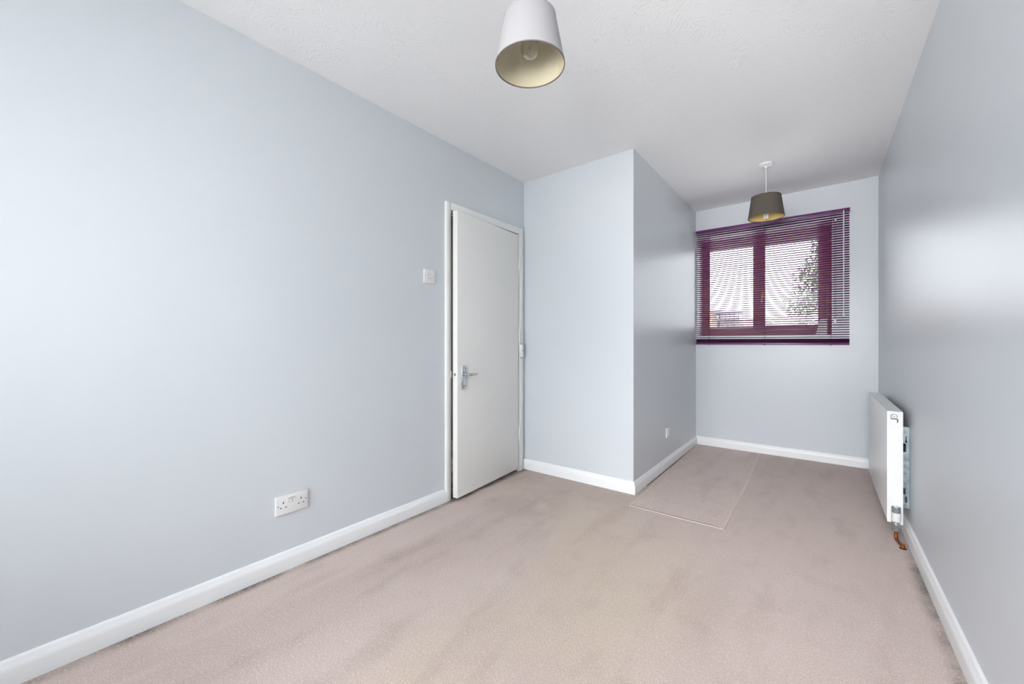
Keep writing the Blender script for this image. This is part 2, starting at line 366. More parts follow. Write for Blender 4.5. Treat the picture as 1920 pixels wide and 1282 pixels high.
for k in range(4): bm.faces.new((A[k], A[(k+1) % 4], B[(k+1) % 4], B[k]))
tag(obj('ceiling', bm, M['ceiling']), 'white ceiling with swirled textured plaster', None, kind='structure')

# carpet patch with its raised seams
PC = [(-0.987, 2.525), (-0.442, 2.527), (-0.468, 4.462), (-1.022, 4.470)]
bm = bmesh.new(); add_prism(bm, [(x, y) for x, y in PC], -0.01, 0.0022)
pt = tag(obj('carpet_patch', bm, M['patch'], fl), 'slightly paler rectangle of carpet let into the floor')
def seam(p, q, w, h, wob, side=1, n=60, m='seam'):
    bm = bmesh.new(); p, q = Vector((*p, 0)), Vector((*q, 0)); u = (q-p).normalized(); nn = Vector((-u.y, u.x, 0)); rows = []
    for i in range(n+1):
        t = i/n; c = p.lerp(q, t)+nn*(wob*math.sin(t*9)*0.5+random.uniform(-1, 1)*0.0004); ww = w*(0.95+0.1*random.random())*(0.55+0.6*max(0, math.sin(math.pi*t))**0.7 if w > 0.015 else 1)
        rows.append([bm.verts.new(c+nn*a*ww/2+Vector((0, 0, z))) for a, z in ((-1, 0.001), (-0.6, h*0.75), (0, h), (0.6, h*0.75), (1, 0.001))])
    for a, b in zip(rows, rows[1:]):
        for k in range(4): bm.faces.new((a[k], a[k+1], b[k+1], b[k]))
    return obj('carpet_seam_gap', bm, M[m], fl, smooth=True, angle=80)
seam(PC[1], PC[2], 0.020, 0.006, 0.006)
seam(PC[0], PC[1], 0.012, 0.0045, 0.003)
seam((PC[0][0], PC[0][1]), (PC[3][0]-0.001, PC[3][1]), 0.010, 0.0035, 0.002)
seam((PC[0][0], PC[0][1]+0.012), (PC[1][0]-0.02, PC[1][1]+0.012), 0.0035, 0.0035, 0.001, m='gap')

seam((-1.024, 2.95), (-1.028, 4.44), 0.007, 0.0015, 0.001, m='gap')  # dark strip standing in for the shaded gap under the skirting

# skirting
def skirting(name, segs, label):
    """segs: list of (p0,p1,mitre0,mitre1); room on the left of p0->p1"""
    bm = bmesh.new()
    prof = [(0, 0), (0.018, 0), (0.018, 0.050), (0.0176, 0.056), (0.0160, 0.062), (0.0132, 0.068), (0.0110, 0.073), (0.0098, 0.078), (0.0082, 0.082), (0.0050, 0.0845), (0, 0.085)]
    for p0, p1, m0, m1 in segs:
        p0, p1 = Vector((*p0, 0)), Vector((*p1, 0)); u = (p1-p0).normalized(); nn = Vector((-u.y, u.x, 0))
        A = [bm.verts.new(p0+u*(m0*d)+nn*d+Vector((0, 0, z))) for d, z in prof]; B = [bm.verts.new(p1-u*(m1*d)+nn*d+Vector((0, 0, z))) for d, z in prof]
        for k in range(len(prof)-1): bm.faces.new((A[k], A[k+1], B[k+1], B[k]))
        bm.faces.new(A); bm.faces.new(B[::-1])
    return tag(obj(name, bm, M['skirt'], None, True, 40), label, None, kind='structure')
skirting('baseboard_right', [(cRR, cRW, 1, 1)], 'white gloss skirting board along the right wall')
skirting('baseboard_window', [(cRW, cCW, 1, 1)], 'white gloss skirting board under the window')
skirting('baseboard_recess', [(cCW, cCB, 1, -1)], 'white gloss skirting board along the return wall')
skirting('baseboard_back', [(cCB, cLB, -1, 0)], 'white gloss skirting board beside the door')
skirting('baseboard_left', [((XL, 1.842), cLR, 0, 1)], 'white gloss skirting board along the left wall')
skirting('baseboard_rear', [(cLR, cRR, 1, 1)], 'white gloss skirting board behind the viewpoint')

# ---------------- hallway behind the door gap ----------------
bm = bmesh.new()
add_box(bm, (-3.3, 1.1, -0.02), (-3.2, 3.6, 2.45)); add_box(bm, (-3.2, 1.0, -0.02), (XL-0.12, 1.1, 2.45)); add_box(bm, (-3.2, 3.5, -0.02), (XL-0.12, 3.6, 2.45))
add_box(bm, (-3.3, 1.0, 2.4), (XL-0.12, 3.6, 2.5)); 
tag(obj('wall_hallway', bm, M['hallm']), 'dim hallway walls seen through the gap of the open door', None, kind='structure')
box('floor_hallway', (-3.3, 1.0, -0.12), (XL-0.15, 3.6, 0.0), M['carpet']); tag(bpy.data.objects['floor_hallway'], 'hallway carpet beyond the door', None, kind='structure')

# ---------------- door ----------------
door = tag(empty('door_1', (XL, 2.632, 0)), 'plain white flush door standing slightly ajar in its white frame', None, kind='structure')
def dpart(name, bm, m, smooth=False, parent=None):
    """bm in world coordinates; the door empty sits at (XL,2.632,0)"""
    if parent is None: bmesh.ops.translate(bm, vec=(-XL, -2.632, 0), verts=bm.verts); parent = door
    return obj(name, bm, m, parent, smooth)
XF = XL+0.018
for nm, lo, hi in (('door_jamb', (XL-0.13, 1.840, 0), (XF, 1.882, 1.997)), ('door_jamb', (XL-0.13, 2.650, 0), (XF, 2.698, 1.997)), ('door_head', (XL-0.13, 1.882, 1.945), (XF, 2.650, 1.997))):
    bm = bmesh.new(); bevel_box(bm, lo, hi, 0.004, 2); dpart(nm, bm, M['frame'], True)
# hinge side liner (paler narrow strip) and stop beads
bm = bmesh.new(); bevel_box(bm, (XL-0.12, 2.636, 0), (XL+0.008, 2.651, 1.946), 0.002); dpart('hinge_liner', bm, M['frame'], True)
bm = bmesh.new(); bevel_box(bm, (XL-0.12, 1.880, 0), (XL-0.045, 1.892, 1.94), 0.002); bevel_box(bm, (XL-0.12, 1.892, 1.933), (XL-0.045, 2.636, 1.946), 0.002); dpart('door_stop', bm, M['frame'], True)
TH = math.radians(4.4); LW = 0.757; LT = 0.040
leafE = bpy.data.objects.new('door_leaf', None)
bm = bmesh.new(); bevel_box(bm, (-LT, -LW, 0.026), (0, -0.004, 1.932), 0.0025, 2)
leaf = obj('door_leaf', bm, M['door'], door, True); leaf.location = (0.021, 0.002, 0); leaf.rotation_euler = (0, 0, TH)
bpy.data.objects.remove(leafE)
# lever handle: local leaf coords, +x = room side, y from hinge (0) to free edge (-LW)
yh = -LW+0.060
bm = bmesh.new(); bevel_box(bm, (0, yh-0.021, 0.745), (0.009, yh+0.021, 0.902), 0.0035, 3)
hp = tag(obj('handle_plate', bm, M['chrome'], leaf, True), 'satin chrome backplate with lever')
bm = bmesh.new()
add_tube(bm, [(0.008, yh, 0.843), (0.03, yh, 0.843), (0.046, yh+0.002, 0.843), (0.054, yh+0.012, 0.843), (0.056, yh+0.03, 0.8425), (0.055, yh+0.048, 0.840), (0.053, yh+0.070, 0.841), (0.050, yh+0.086, 0.844)], [0.0115, 0.0095, 0.0095, 0.0095, 0.009, 0.0085, 0.009, 0.0075], 16)
add_lathe(bm, [(0, 0), (0.015, 0), (0.015, 0.005), (0.0115, 0.008), (0, 0.008)], 24, Matrix.Translation((0.009, yh, 0.843)) @ Matrix.Rotation(math.pi/2, 4, 'Y'))
obj('lever', bm, M['chrome'], leaf, True)
for z in (0.762, 0.885):
    for dy in (-0.012, 0.012):
        bm = bmesh.new(); add_lathe(bm, [(0, 0.0), (0.0045, 0.0), (0.004, 0.0018), (0, 0.0022)], 14, Matrix.Translation((0.0088, yh+dy, z)) @ Matrix.Rotation(math.pi/2, 4, 'Y'))
        obj('screw', bm, M['screw'], leaf, True)
bm = bmesh.new(); bevel_box(bm, (-0.029, -LW-0.0004, 0.80), (-0.011, -LW+0.002, 0.885), 0.0008); obj('latch_plate', bm, M['door'], leaf)
bm = bmesh.new(); bevel_box(bm, (-0.025, -LW-0.007, 0.835), (-0.014, -LW, 0.853), 0.002); obj('latch', bm, M['screw'], leaf, True)
bm = bmesh.new(); bevel_box(bm, (XL-0.012, 1.872, 0.822), (XF+0.003, 1.8845, 0.866), 0.0015); dpart('strike_plate', bm, M['white'], True)
for z0, z1 in ((1.655, 1.765), (1.055, 1.165), (0.255, 0.365)):
    bm = bmesh.new()
    for k in range(3):
        a = z0+(z1-z0)*k/3; b = z0+(z1-z0)*(k+1)/3
        add_lathe(bm, [(0, a+0.001), (0.0062, a+0.001), (0.0066, a+0.003), (0.0066, b-0.003), (0.0062, b-0.001), (0, b-0.001)], 14, Matrix.Translation((XL+0.027, 2.6345, 0)))
    bevel_box(bm, (XL+0.019, 2.636, z0), (XL+0.0225, 2.650, z1), 0.0008)
    dpart('hinge', bm, M['frame'], True)
# white barrel bolt on hinge jamb
bm = bmesh.new()
yb_, xb_ = 2.662, XF+0.006
add_lathe(bm, [(0, 0.935), (0.013, 0.935), (0.0165, 0.945), (0.0165, 1.030), (0.013, 1.040), (0, 1.040)], 24, Matrix.Translation((xb_+0.004, yb_, 0)))
bevel_box(bm, (XF-0.002, yb_-0.021, 0.930), (XF+0.005, yb_+0.021, 1.046), 0.002)
dpart('door_bolt', bm, M['white'], True)
for z0, z1 in ((0.9285, 0.9365), (1.0385, 1.0465)):
    bm = bmesh.new(); add_lathe(bm, [(0, z0), (0.0105, z0), (0.0105, z1), (0, z1)], 18, Matrix.Translation((xb_+0.004, yb_, 0))); dpart('end_cap', bm, M['screw'], True)
bm = bmesh.new()
for dy in (-0.007, 0.007): add_lathe(bm, [(0, 0), (0.0032, 0), (0.0032, 0.003), (0, 0.003)], 10, Matrix.Translation((xb_+0.0185, yb_+dy, 0.988)) @ Matrix.Rotation(math.pi/2, 4, 'Y'))
dpart('screw_hole', bm, M['hole'])

# ---------------- window in end wall ----------------
YF = 4.70   # front face of the frame
win = tag(empty('window_1', (-0.48, YF, 1.125)), 'two-light mahogany-brown window behind the purple blind', None, kind='structure')
def wpart(name, bm, m, smooth=True, parent=win, off=(-0.48, YF, 1.125)):
    bmesh.ops.translate(bm, vec=[-a for a in off], verts=bm.verts); return obj(name, bm, m, parent, smooth)
OX0, OX1, OZ0, OZ1 = -1.036, 0.070, 1.124, 2.128
bm = bmesh.new()
for lo, hi in (((OX0, YF, OZ0), (-0.981, YF+0.07, OZ1)), ((0.015, YF, OZ0), (OX1, YF+0.07, OZ1)), ((-0.535, YF+0.001, OZ0+0.05), (-0.500, YF+0.069, OZ1-0.054)),
               ((-0.981, YF, OZ0), (0.015, YF+0.07, OZ0+0.055)), ((-0.981, YF, OZ1-0.058), (0.015, YF+0.07, OZ1))):
    bevel_box(bm, lo, hi, 0.004)
wpart('window_frame', bm, M['wframe'])
def sash(x0, x1, z0, z1, yf, w, zb, zt):
    bm = bmesh.new()
    bevel_box(bm, (x0, yf, z0), (x0+w, yf+0.055, z1), 0.005); bevel_box(bm, (x1-w, yf, z0), (x1, yf+0.055, z1), 0.005)
    bevel_box(bm, (x0+w-0.001, yf, z0), (x1-w+0.001, yf+0.055, z0+zb), 0.005); bevel_box(bm, (x0+w-0.001, yf, z1-zt), (x1-w+0.001, yf+0.055, z1), 0.005)
    s = wpart('sash', bm, M['wframe'])
    bm = bmesh.new(); add_box(bm, (x0+w-0.005, yf+0.024, z0+zb-0.005), (x1-w+0.005, yf+0.030, z1-zt+0.005))
    bmesh.ops.translate(bm, vec=(0.48, -YF, -1.125), verts=bm.verts); obj('pane', bm, M['glass'], s)
    b = 0.012  # pale bead colour paints in light on the sash edges
    bm = bmesh.new(); X0, X1, Z0, Z1 = x0+w-0.001, x1-w+0.001, z0+zb-0.001, z1-zt+0.001
    for lo, hi in (((X0, Z0), (X0+b*0.5, Z1)), ((X1-b*0.5, Z0), (X1, Z1)), ((X0, Z0), (X1, Z0+b)), ((X0, Z1-b*1.6), (X1, Z1))): add_box(bm, (lo[0], yf+0.010, lo[1]), (hi[0], yf+0.024, hi[1]))
    bmesh.ops.translate(bm, vec=(0.48, -YF, -1.125), verts=bm.verts); tag(obj('glazing_bead', bm, M['bead'], s), 'bead coloured lilac-grey for the light on its edge')
    return s
sash(-0.985, -0.531, OZ0+0.03, OZ1-0.052, YF+0.006, 0.022, 0.045, 0.025)
sash(-0.505, 0.020, OZ0+0.03, OZ1-0.045, YF-0.012, 0.050, 0.060, 0.055)
bm = bmesh.new(); bevel_box(bm, (-0.487, YF-0.020, 1.49), (-0.467, YF-0.011, 1.56), 0.003)
add_tube(bm, [(-0.477, YF-0.018, 1.535), (-0.477, YF-0.045, 1.535), (-0.477, YF-0.052, 1.525), (-0.477, YF-0.050, 1.44)], [0.007, 0.007, 0.008, 0.006], 12)
tag(wpart('window_handle', bm, M['brass']), 'brass casement fastener')
bm = bmesh.new()
t = 0.006
for lo, hi in (((OX0-0.001, 4.490, 1.10), (OX0+t, YF, 2.128)), ((OX1-t, 4.490, 1.10), (OX1+0.001, YF, 2.128)), ((OX0, 4.490, 2.122), (OX1, YF, 2.129))): add_box(bm, lo, hi)
wpart('reveal_lining', bm, M['skirt'], False)
bm = bmesh.new(); bevel_box(bm, (OX0, 4.488, 1.098), (OX1, YF+0.02, 1.123), 0.003); wpart('window_sill', bm, M['skirt'])
# outside weathering of the wall so the frame is closed in
# pale slanted slab on the sill
bm = bmesh.new()
add_prism(bm, [(-0.052, 1.1235), (0.034, 1.1235), (0.034, 1.270), (-0.018, 1.270)], 4.634, 4.650, 'xz')
bmesh.ops.translate(bm, vec=(0.0, -4.64, -1.1235), verts=bm.verts)
c_ = tag(obj('sill_slab', bm, M['dull']), 'small white slanted slab standing at the right end of the window sill', 'sill_slab'); c_.location = (0, 4.64, 1.1235)

# rear window
rw = tag(empty('window_2', (-0.815, YREAR-0.12, 0.55)), 'large white window behind the viewpoint', None, kind='structure')
bm = bmesh.new()
for lo, hi in (((-1.75, -0.04, 0), (-1.69, 0.04, 1.67)), ((0.06, -0.04, 0), (0.12, 0.04, 1.67)), ((-0.85, -0.04, 0), (-0.78, 0.04, 1.67)), ((-1.69, -0.04, 0), (0.06, 0.04, 0.07)), ((-1.69, -0.04, 1.6), (0.06, 0.04, 1.67))):
    bevel_box(bm, (lo[0]+0.815, lo[1], lo[2]), (hi[0]+0.815, hi[1], hi[2]), 0.004)
obj('window_frame', bm, M['frame'], rw, True)
for x0, x1 in ((-1.69, -0.85), (-0.78, 0.06)):
    box('pane', (x0+0.812, -0.003, 0.068), (x1+0.818, 0.003, 1.602), M['glass'], rw)
box('window_sill', (-1.80+0.815, 0.0, -0.03), (0.17+0.815, 0.15, 0.0), M['skirt'], rw, 0.004)

# ---------------- venetian blind ----------------
BX0, BX1, BY = -1.040, 0.182, 4.4785
bl = tag(empty('venetian_blind', ((BX0+BX1)/2, BY, 1.035)), 'purple metal venetian blind with open slats covering the window', 'blind')
BL = BX1-BX0; H2 = BL/2
def bpart(name, bm, m, smooth=True, parent=bl): return obj(name, bm, m, parent, smooth)
bm = bmesh.new(); bevel_box(bm, (-H2, -0.014, 1.141), (H2, 0.0135, 1.172), 0.0025); bpart('head_rail', bm, M['purple'])
bm = bmesh.new(); bevel_box(bm, (-H2, -0.0125, 0.0), (H2, 0.0125, 0.019), 0.003); bpart('bottom_rail', bm, M['purple'])
def slat_mesh():
    bm = bmesh.new(); prof = []
    for i in range(7):
        a = (i/6-0.5)*2; prof.append((a*0.0125, 0.0022*(1-a*a)))
    poly = prof+[(x, z-0.0005) for x, z in prof[::-1]]
    A = [bm.verts.new((-H2, x, z)) for x, z in poly]; B = [bm.verts.new((H2, x, z)) for x, z in poly]
    n = len(poly)
    for k in range(n): bm.faces.new((A[k], A[(k+1) % n], B[(k+1) % n], B[k]))
    for k in range(6):
        bm.faces.new((A[k], A[k+1], A[n-2-k], A[n-1-k])); bm.faces.new((B[k+1], B[k], B[n-1-k], B[n-2-k]))
    return bm
z = 0.0225; zs = []
for k in range(8): zs.append((z, 14)); z += 0.0042
z += 0.013
while z < 1.136: zs.append((z, 19)); z += 0.02075
s0 = None
for z, tilt in zs:
    if s0 is None: s0 = bpart('slat', slat_mesh(), M['purple'])
    s = s0 if len(bl.children) == 3 and z == zs[0][0] else s0.copy()
    if s is not s0: COL.objects.link(s)
    s.location = (random.uniform(-0.0006, 0.0006), 0, z); s.rotation_euler = (-math.radians(tilt+random.uniform(-0.7, 0.7)), random.uniform(-0.0003, 0.0003), 0)
for x in (-0.917, -0.436, 0.0576):
    xx = x-(BX0+BX1)/2; bm = bmesh.new()
    for y in (-0.0145, 0.0145): add_tube(bm, [(xx, y, 0.008), (xx, y, 1.143)], 0.0007, 6)
    add_tube(bm, [(xx+0.006, 0, 0.008), (xx+0.006, 0, 1.143)], 0.0008, 6)
    for zz, tl in zs:
        if tl > 5: add_tube(bm, [(xx, -0.0145, zz+0.0012), (xx, 0.0145, zz-0.0035)], 0.0004, 4)
    bpart('ladder_cord', bm, M['cordp'])
    bm = bmesh.new(); bevel_box(bm, (xx-0.008, -0.0165, -0.003), (xx+0.008, 0.004, 0.004), 0.0015); bpart('cord_plug', bm, M['cordp'])
cx = (BX0+BX1)/2
bm = bmesh.new(); add_tube(bm, [(0.1423-cx, -0.034, 1.146), (0.1425-cx, -0.036, 0.27)], 0.0042, 8)
add_lathe(bm, [(0.0042, 0.275), (0.006, 0.272), (0.0095, 0.250), (0.0095, 0.247), (0, 0.247)], 14, Matrix.Translation((0.1425-cx, -0.036, 0)))
tag(bpart('wand', bm, M['clear']), 'clear plastic tilt wand')
bm = bmesh.new(); add_tube(bm, [(0.1423-cx, -0.012, 1.150), (0.1423-cx, -0.030, 1.152), (0.1423-cx, -0.034, 1.140)], 0.003, 8); bpart('wand_hook', bm, M['clear'])
for dx in (0.082, 0.090):
    bm = bmesh.new(); add_tube(bm, [(dx-cx, -0.015, 1.142), (dx-cx, -0.028, 1.10), (dx-cx, -0.030, 0.226)], 0.0009, 6); bpart('lift_cord', bm, M['cordp'])
    bm = bmesh.new(); add_lathe(bm, [(0, 0.190), (0.0065, 0.190), (0.007, 0.194), (0.004, 0.222), (0.002, 0.228), (0, 0.228)], 14, Matrix.Translation((dx-cx, -0.030, 0)))
    bpart('tassel', bm, M['clear'])
bm = bmesh.new(); bevel_box(bm, (0.060-cx, -0.0155, 1.150), (0.078-cx, -0.013, 1.165), 0.001); bpart('cord_lock', bm, M['hole'])
bm = bmesh.new(); add_lathe(bm, [(0, 0.004), (0.006, 0.003), (0.0065, -0.012), (0.003, -0.016), (0, -0.016)], 12, Matrix.Translation((0.088-cx, -0.030, 1.085))); bpart('cord_equalizer', bm, M['clear'])
bm = bmesh.new(); bevel_box(bm, (H2-0.0005, -0.016, 1.139), (H2+0.002, 0.0138, 1.174), 0.0006); bpart('rail_cap', bm, M['cordp'])

# ---------------- pendant lamps ----------------
def pendant(name, label, x, y, r0, r1, zb, zt, out, lin, bulbkind):
    zc = ZC(x, y); t = tag(empty(name, (x, y, zc)), label, 'lamp')
    bm = bmesh.new(); add_lathe(bm, [(0, 0.001), (0.050, 0.001), (0.0505, -0.006), (0.047, -0.012), (0.040, -0.017), (0.016, -0.019), (0.012, -0.021), (0.009, -0.032), (0.004, -0.036), (0, -0.036)], 40)
    obj('ceiling_rose', bm, M['white'], t, True)
    zt_, zb_ = zt-zc, zb-zc
    zh = zt_-0.03 if bulbkind != 'clear' else zt_+0.012
    bm = bmesh.new(); add_tube(bm, [(0, 0, -0.03), (0.0005, 0, (zh-0.03)/2), (0, 0, zh+0.02)], 0.003, 8); obj('cord', bm, M['white'], t, True)
    bm = bmesh.new(); add_lathe(bm, [(0, zh+0.03), (0.006, zh+0.03), (0.010, zh+0.015), (0.016, zh+0.010), (0.0185, zh), (0.0185, zh-0.035), (0.023, zh-0.036), (0.023, zh-0.040), (0.0185, zh-0.041), (0.0165, zh-0.055), (0, zh-0.055)], 28)
    obj('lamp_holder', bm, M['white'], t, True)
    sh = bmesh.new(); add_lathe(sh, [(r0, zb_), (r1, zt_)], 96); so = obj('shade', sh, out, t, True)
    li = bmesh.new(); add_lathe(li, [(r0-0.0016, zb_+0.0008), (r1-0.0016, zt_-0.0008)], 96); obj('lining', li, lin, so, True)
    for r, zz, nm in ((r0, zb_, 'bottom_trim'), (r1, zt_, 'top_trim')):
        b = bmesh.new(); k = 0.0016
        add_lathe(b, [(r-0.0022, zz-k), (r+0.0009, zz-k), (r+0.0009, zz+k), (r-0.0022, zz+k)], 96, closed=True); obj(nm, b, M['trimg'] if lin is M['lining'] and nm == 'bottom_trim' else out, so, True)
    b = bmesh.new()   # utility ring with three spokes
    zr = zh-0.0375; rs = r1+(r0-r1)*(zt_-zr)/(zt_-zb_)
    add_lathe(b, [(0.0205, zr-0.001), (0.026, zr-0.001), (0.026, zr+0.001), (0.0205, zr+0.001)], 32, closed=True)
    for k in range(3):
        a = 0.4+k*2*math.pi/3; c, s_ = math.cos(a), math.sin(a)
        add_tube(b, [(0.025*c, 0.025*s_, zr), (0.06*c, 0.06*s_, zr+0.004), ((r1-0.002)*c, (r1-0.002)*s_, zt_-0.004)], 0.0014, 6)
    obj('spoke_ring', b, M['screw'], t, True)
    a = 3.95; b = bmesh.new()  # seam overlap strip inside the shade
    for w0, w1 in ((a, a+0.12),):
        P = []
        for q in (0, 1, 2, 3):
            an = w0+(w1-w0)*q/3; P.append([b.verts.new(((rr-0.0026)*math.cos(an), (rr-0.0026)*math.sin(an), zz)) for rr, zz in ((r0, zb_+0.002), (r1, zt_-0.002))])
        for p, q in zip(P, P[1:]): b.faces.new((p[0], p[1], q[1], q[0]))
    obj('lining_seam', b, lin, so, True)
    zz = zh-0.05
    if bulbkind == 'clear':
        b = bmesh.new(); add_lathe(b, [(0.0125, zz), (0.0135, zz-0.012), (0.018, zz-0.022), (0.026, zz-0.036), (0.0298, zz-0.052), (0.0290, zz-0.066), (0.024, zz-0.078), (0.014, zz-0.086), (0, zz-0.089)], 32)
        bo = obj('bulb', b, M['bulb'], t, True)
        b = bmesh.new(); add_lathe(b, [(0, zz-0.002), (0.006, zz-0.004), (0.004, zz-0.028), (0, zz-0.030)], 12)
        add_tube(b, [(-0.006, 0, zz-0.05), (-0.002, 0.003, zz-0.056), (0.003, -0.002, zz-0.055), (0.007, 0, zz-0.049)], 0.0012, 6)
        add_tube(b, [(-0.002, 0, zz-0.028), (-0.006, 0, zz-0.05)], 0.0007, 5); add_tube(b, [(0.002, 0, zz-0.028), (0.007, 0, zz-0.049)], 0.0007, 5)
        obj('filament', b, M['screw'], bo, True)
    else:
        b = bmesh.new(); add_lathe(b, [(0, zz+0.004), (0.017, zz+0.004), (0.021, zz-0.01), (0.021, zz-0.030), (0.017, zz-0.036), (0, zz-0.036)], 24); bo = obj('bulb', b, M['white'], t, True)
        for k in range(3):
            b = bmesh.new(); an = k*2*math.pi/3+0.3; c, s_ = math.cos(an)*0.011, math.sin(an)*0.011; tx, ty = -math.sin(an)*0.0065, math.cos(an)*0.0065
            add_tube(b, [(c-tx, s_-ty, zz-0.034), (c-tx, s_-ty, zz-0.080), (c-tx*0.6, s_-ty*0.6, zz-0.087), (c+tx*0.6, s_+ty*0.6, zz-0.087), (c+tx, s_+ty, zz-0.080), (c+tx, s_+ty, zz-0.034)], 0.0048, 8); obj('lamp_tube', b, M['white'], bo, True)
    return t
pendant('pendant_lamp', 'white tapered drum shade with cream lining hanging nearest, at the top edge', -0.741, 1.053, 0.1105, 0.082, 1.943, 2.094, M['shade_w'], M['lining'], 'clear')
pendant('pendant_lamp', 'taupe tapered shade with gold lining hanging from white cord before the window', -0.343, 3.625, 0.120, 0.098, 2.014, 2.172, M['shade_t'], M['gold'], 'cfl')

# ---------------- switch and sockets ----------------
def plate(t, w, h, d):
    """plate in local coords: +x out of wall, y across, z up, centred"""
    bm = bmesh.new(); bevel_box(bm, (0, -w/2, -h/2), (d, w/2, h/2), 0.0022, 3); return obj('face_plate', bm, M['white'], t, True)
def dot(t, y, z, x, r, m='screw', name='screw'):
    bm = bmesh.new(); add_lathe(bm, [(0, 0), (r, 0), (r*0.85, 0.0008), (0, 0.0008)], 12, Matrix.Translation((x, y, z)) @ Matrix.Rotation(math.pi/2, 4, 'Y')); return obj(name, bm, M[m], t)
sw = tag(empty('light_switch', (XL, 1.702, 1.4765)), 'white single rocker light switch on the wall left of the door', 'switch')
plate(sw, 0.088, 0.086, 0.010)
bm = bmesh.new(); add_prism(bm, [(0.0095, -0.014), (0.0140, 0.014), (0.0115, 0.0005), (0.0125, -0.014)][:0] or [(0.009, -0.014), (0.0105, -0.014), (0.0115, 0.0), (0.0145, 0.0135), (0.009, 0.014)], -0.009, 0.009, 'xz')
obj('rocker', bm, M['white'], sw)
bm = bmesh.new(); add_box(bm, (0.0095, -0.0105, -0.0155), (0.0102, 0.0105, 0.0155)); obj('rocker_surround', bm, M['screw'], sw)
dot(sw, -0.032, 0.003, 0.0098, 0.003); dot(sw, 0.032, 0.003, 0.0098, 0.003)

def outlet(t, gangs, w, d=0.010):
    plate(t, w, 0.086, d)
    for g in gangs:
        bm = bmesh.new()
        add_box(bm, (d-0.001, g-0.0022, 0.0075), (d+0.0004, g+0.0022, 0.0165))
        obj('earth_slot', bm, M['hole'], t)
        for s in (-1, 1):
            bm = bmesh.new(); add_box(bm, (d-0.001, g+s*0.011-0.0033, -0.0125), (d+0.0004, g+s*0.011+0.0033, -0.0085)); obj('pin_slot', bm, M['hole'], t)
so = tag(empty('double_socket', (XL, 0.866, 0.3025)), 'white double power socket low on the left wall', 'socket')
outlet(so, (-0.040, 0.040), 0.146)
for y in (-0.009, 0.009):
    bm = bmesh.new(); add_prism(bm, [(0.009, 0.008), (0.0125, 0.008), (0.0108, 0.018), (0.0135, 0.028), (0.009, 0.028)], y-0.0065, y+0.0065, 'xz'); obj('rocker', bm, M['white'], so)
    bm = bmesh.new(); add_box(bm, (0.0095, y-0.0075, 0.0068), (0.0103, y+0.0075, 0.0292)); obj('rocker_surround', bm, M['screw'], so)
dot(so, -0.0625, -0.001, 0.0099, 0.0032); dot(so, 0.0625, 0.004, 0.0099, 0.0032)
s2 = tag(empty('single_socket', (XRC(3.51)+0.0, 3.512, 0.293)), 'small white single outlet low on the return wall', 'socket')
plate(s2, 0.088, 0.086, 0.012)
for z, nm in ((0.018, 'rocker'), (-0.014, 'outlet_insert')):
    bm = bmesh.new(); bevel_box(bm, (0.011, -0.012, z-0.011), (0.0142, 0.012, z+0.011), 0.001); obj(nm, bm, M['white'], s2, True)
dot(s2, -0.032, 0.0, 0.0118, 0.003); dot(s2, 0.032, 0.0, 0.0118, 0.003)

# ---------------- radiator ----------------
RY0, RY1, RX0, RX1, RZ0, RZ1 = 2.975, 4.03, 0.277, 0.340, 0.088, 0.686
rad = tag(empty('radiator', ((RX0+RX1)/2, RY0, 0), 0.0026), 'white steel panel radiator mounted on the right wall', 'radiator')
rx, ry = (RX0+RX1)/2, RY0
RL = RY1-RY0; hx = (RX1-RX0)/2
bm = bmesh.new(); bevel_box(bm, (-hx, 0.002, RZ0), (-hx+0.012, RL-0.002, RZ1-0.006), 0.004, 3); obj('front_panel', bm, M['rad'], rad, True)
bm = bmesh.new(); bevel_box(bm, (hx-0.012, 0.012, RZ0+0.01), (hx-0.002, RL-0.012, RZ1-0.012), 0.003, 2); obj('back_panel', bm, M['rad'], rad, True)
def side_panel(y0, y1, cut):
    """side cover: a plate with the round vent hole and a notch for the valve"""
    bm = bmesh.new()
    cxh, czh, r, hh = -0.0035, 0.647, 0.0165, 0.0125
    # outline split around the hole: left and right halves
    n = 20
    sg = lambda v: hh if v > 1e-6 else (-hh if v < -1e-6 else 0)
    arc = [(cxh+r*math.cos(math.pi/2+math.pi*k/n), czh+sg(math.sin(math.pi/2+math.pi*k/n))+r*math.sin(math.pi/2+math.pi*k/n)) for k in range(n+1)]      # left side, top to bottom
    arc2 = [(cxh+r*math.cos(-math.pi/2+math.pi*k/n), czh+sg(math.sin(-math.pi/2+math.pi*k/n))+r*math.sin(-math.pi/2+math.pi*k/n)) for k in range(n+1)]   # right side, bottom to top
    nx0, nx1, nz = -0.015, 0.019, 0.162
    left = [(cxh, RZ1)]+arc+[(cxh, nz), (nx0, nz), (nx0, RZ0-0.001), (-hx, RZ0-0.001), (-hx, RZ1)] if cut else [(cxh, RZ1)]+arc+[(cxh, RZ0), (-hx, RZ0), (-hx, RZ1)]
    right = [(cxh, nz)]+arc2+[(cxh, RZ1), (hx, RZ1), (hx, RZ0-0.006), (nx1, RZ0-0.006), (nx1, nz)] if cut else [(cxh, RZ0)]+arc2+[(cxh, RZ1), (hx, RZ1), (hx, RZ0)]
    add_prism(bm, left, y0, y1, 'xz'); add_prism(bm, right, y0, y1, 'xz')
    bmesh.ops.remove_doubles(bm, verts=bm.verts, dist=1e-5)
    return obj('side_panel', bm, M['rad'], rad)
side_panel(-0.0025, 0.0005, True); side_panel(RL-0.0005, RL+0.0025, False)
bm = bmesh.new(); bevel_box(bm, (-hx+0.008, 0.0005, RZ0+0.09), (hx-0.004, 0.012, RZ1-0.02), 0.002); obj('end_channel', bm, M['rad'], rad, True)
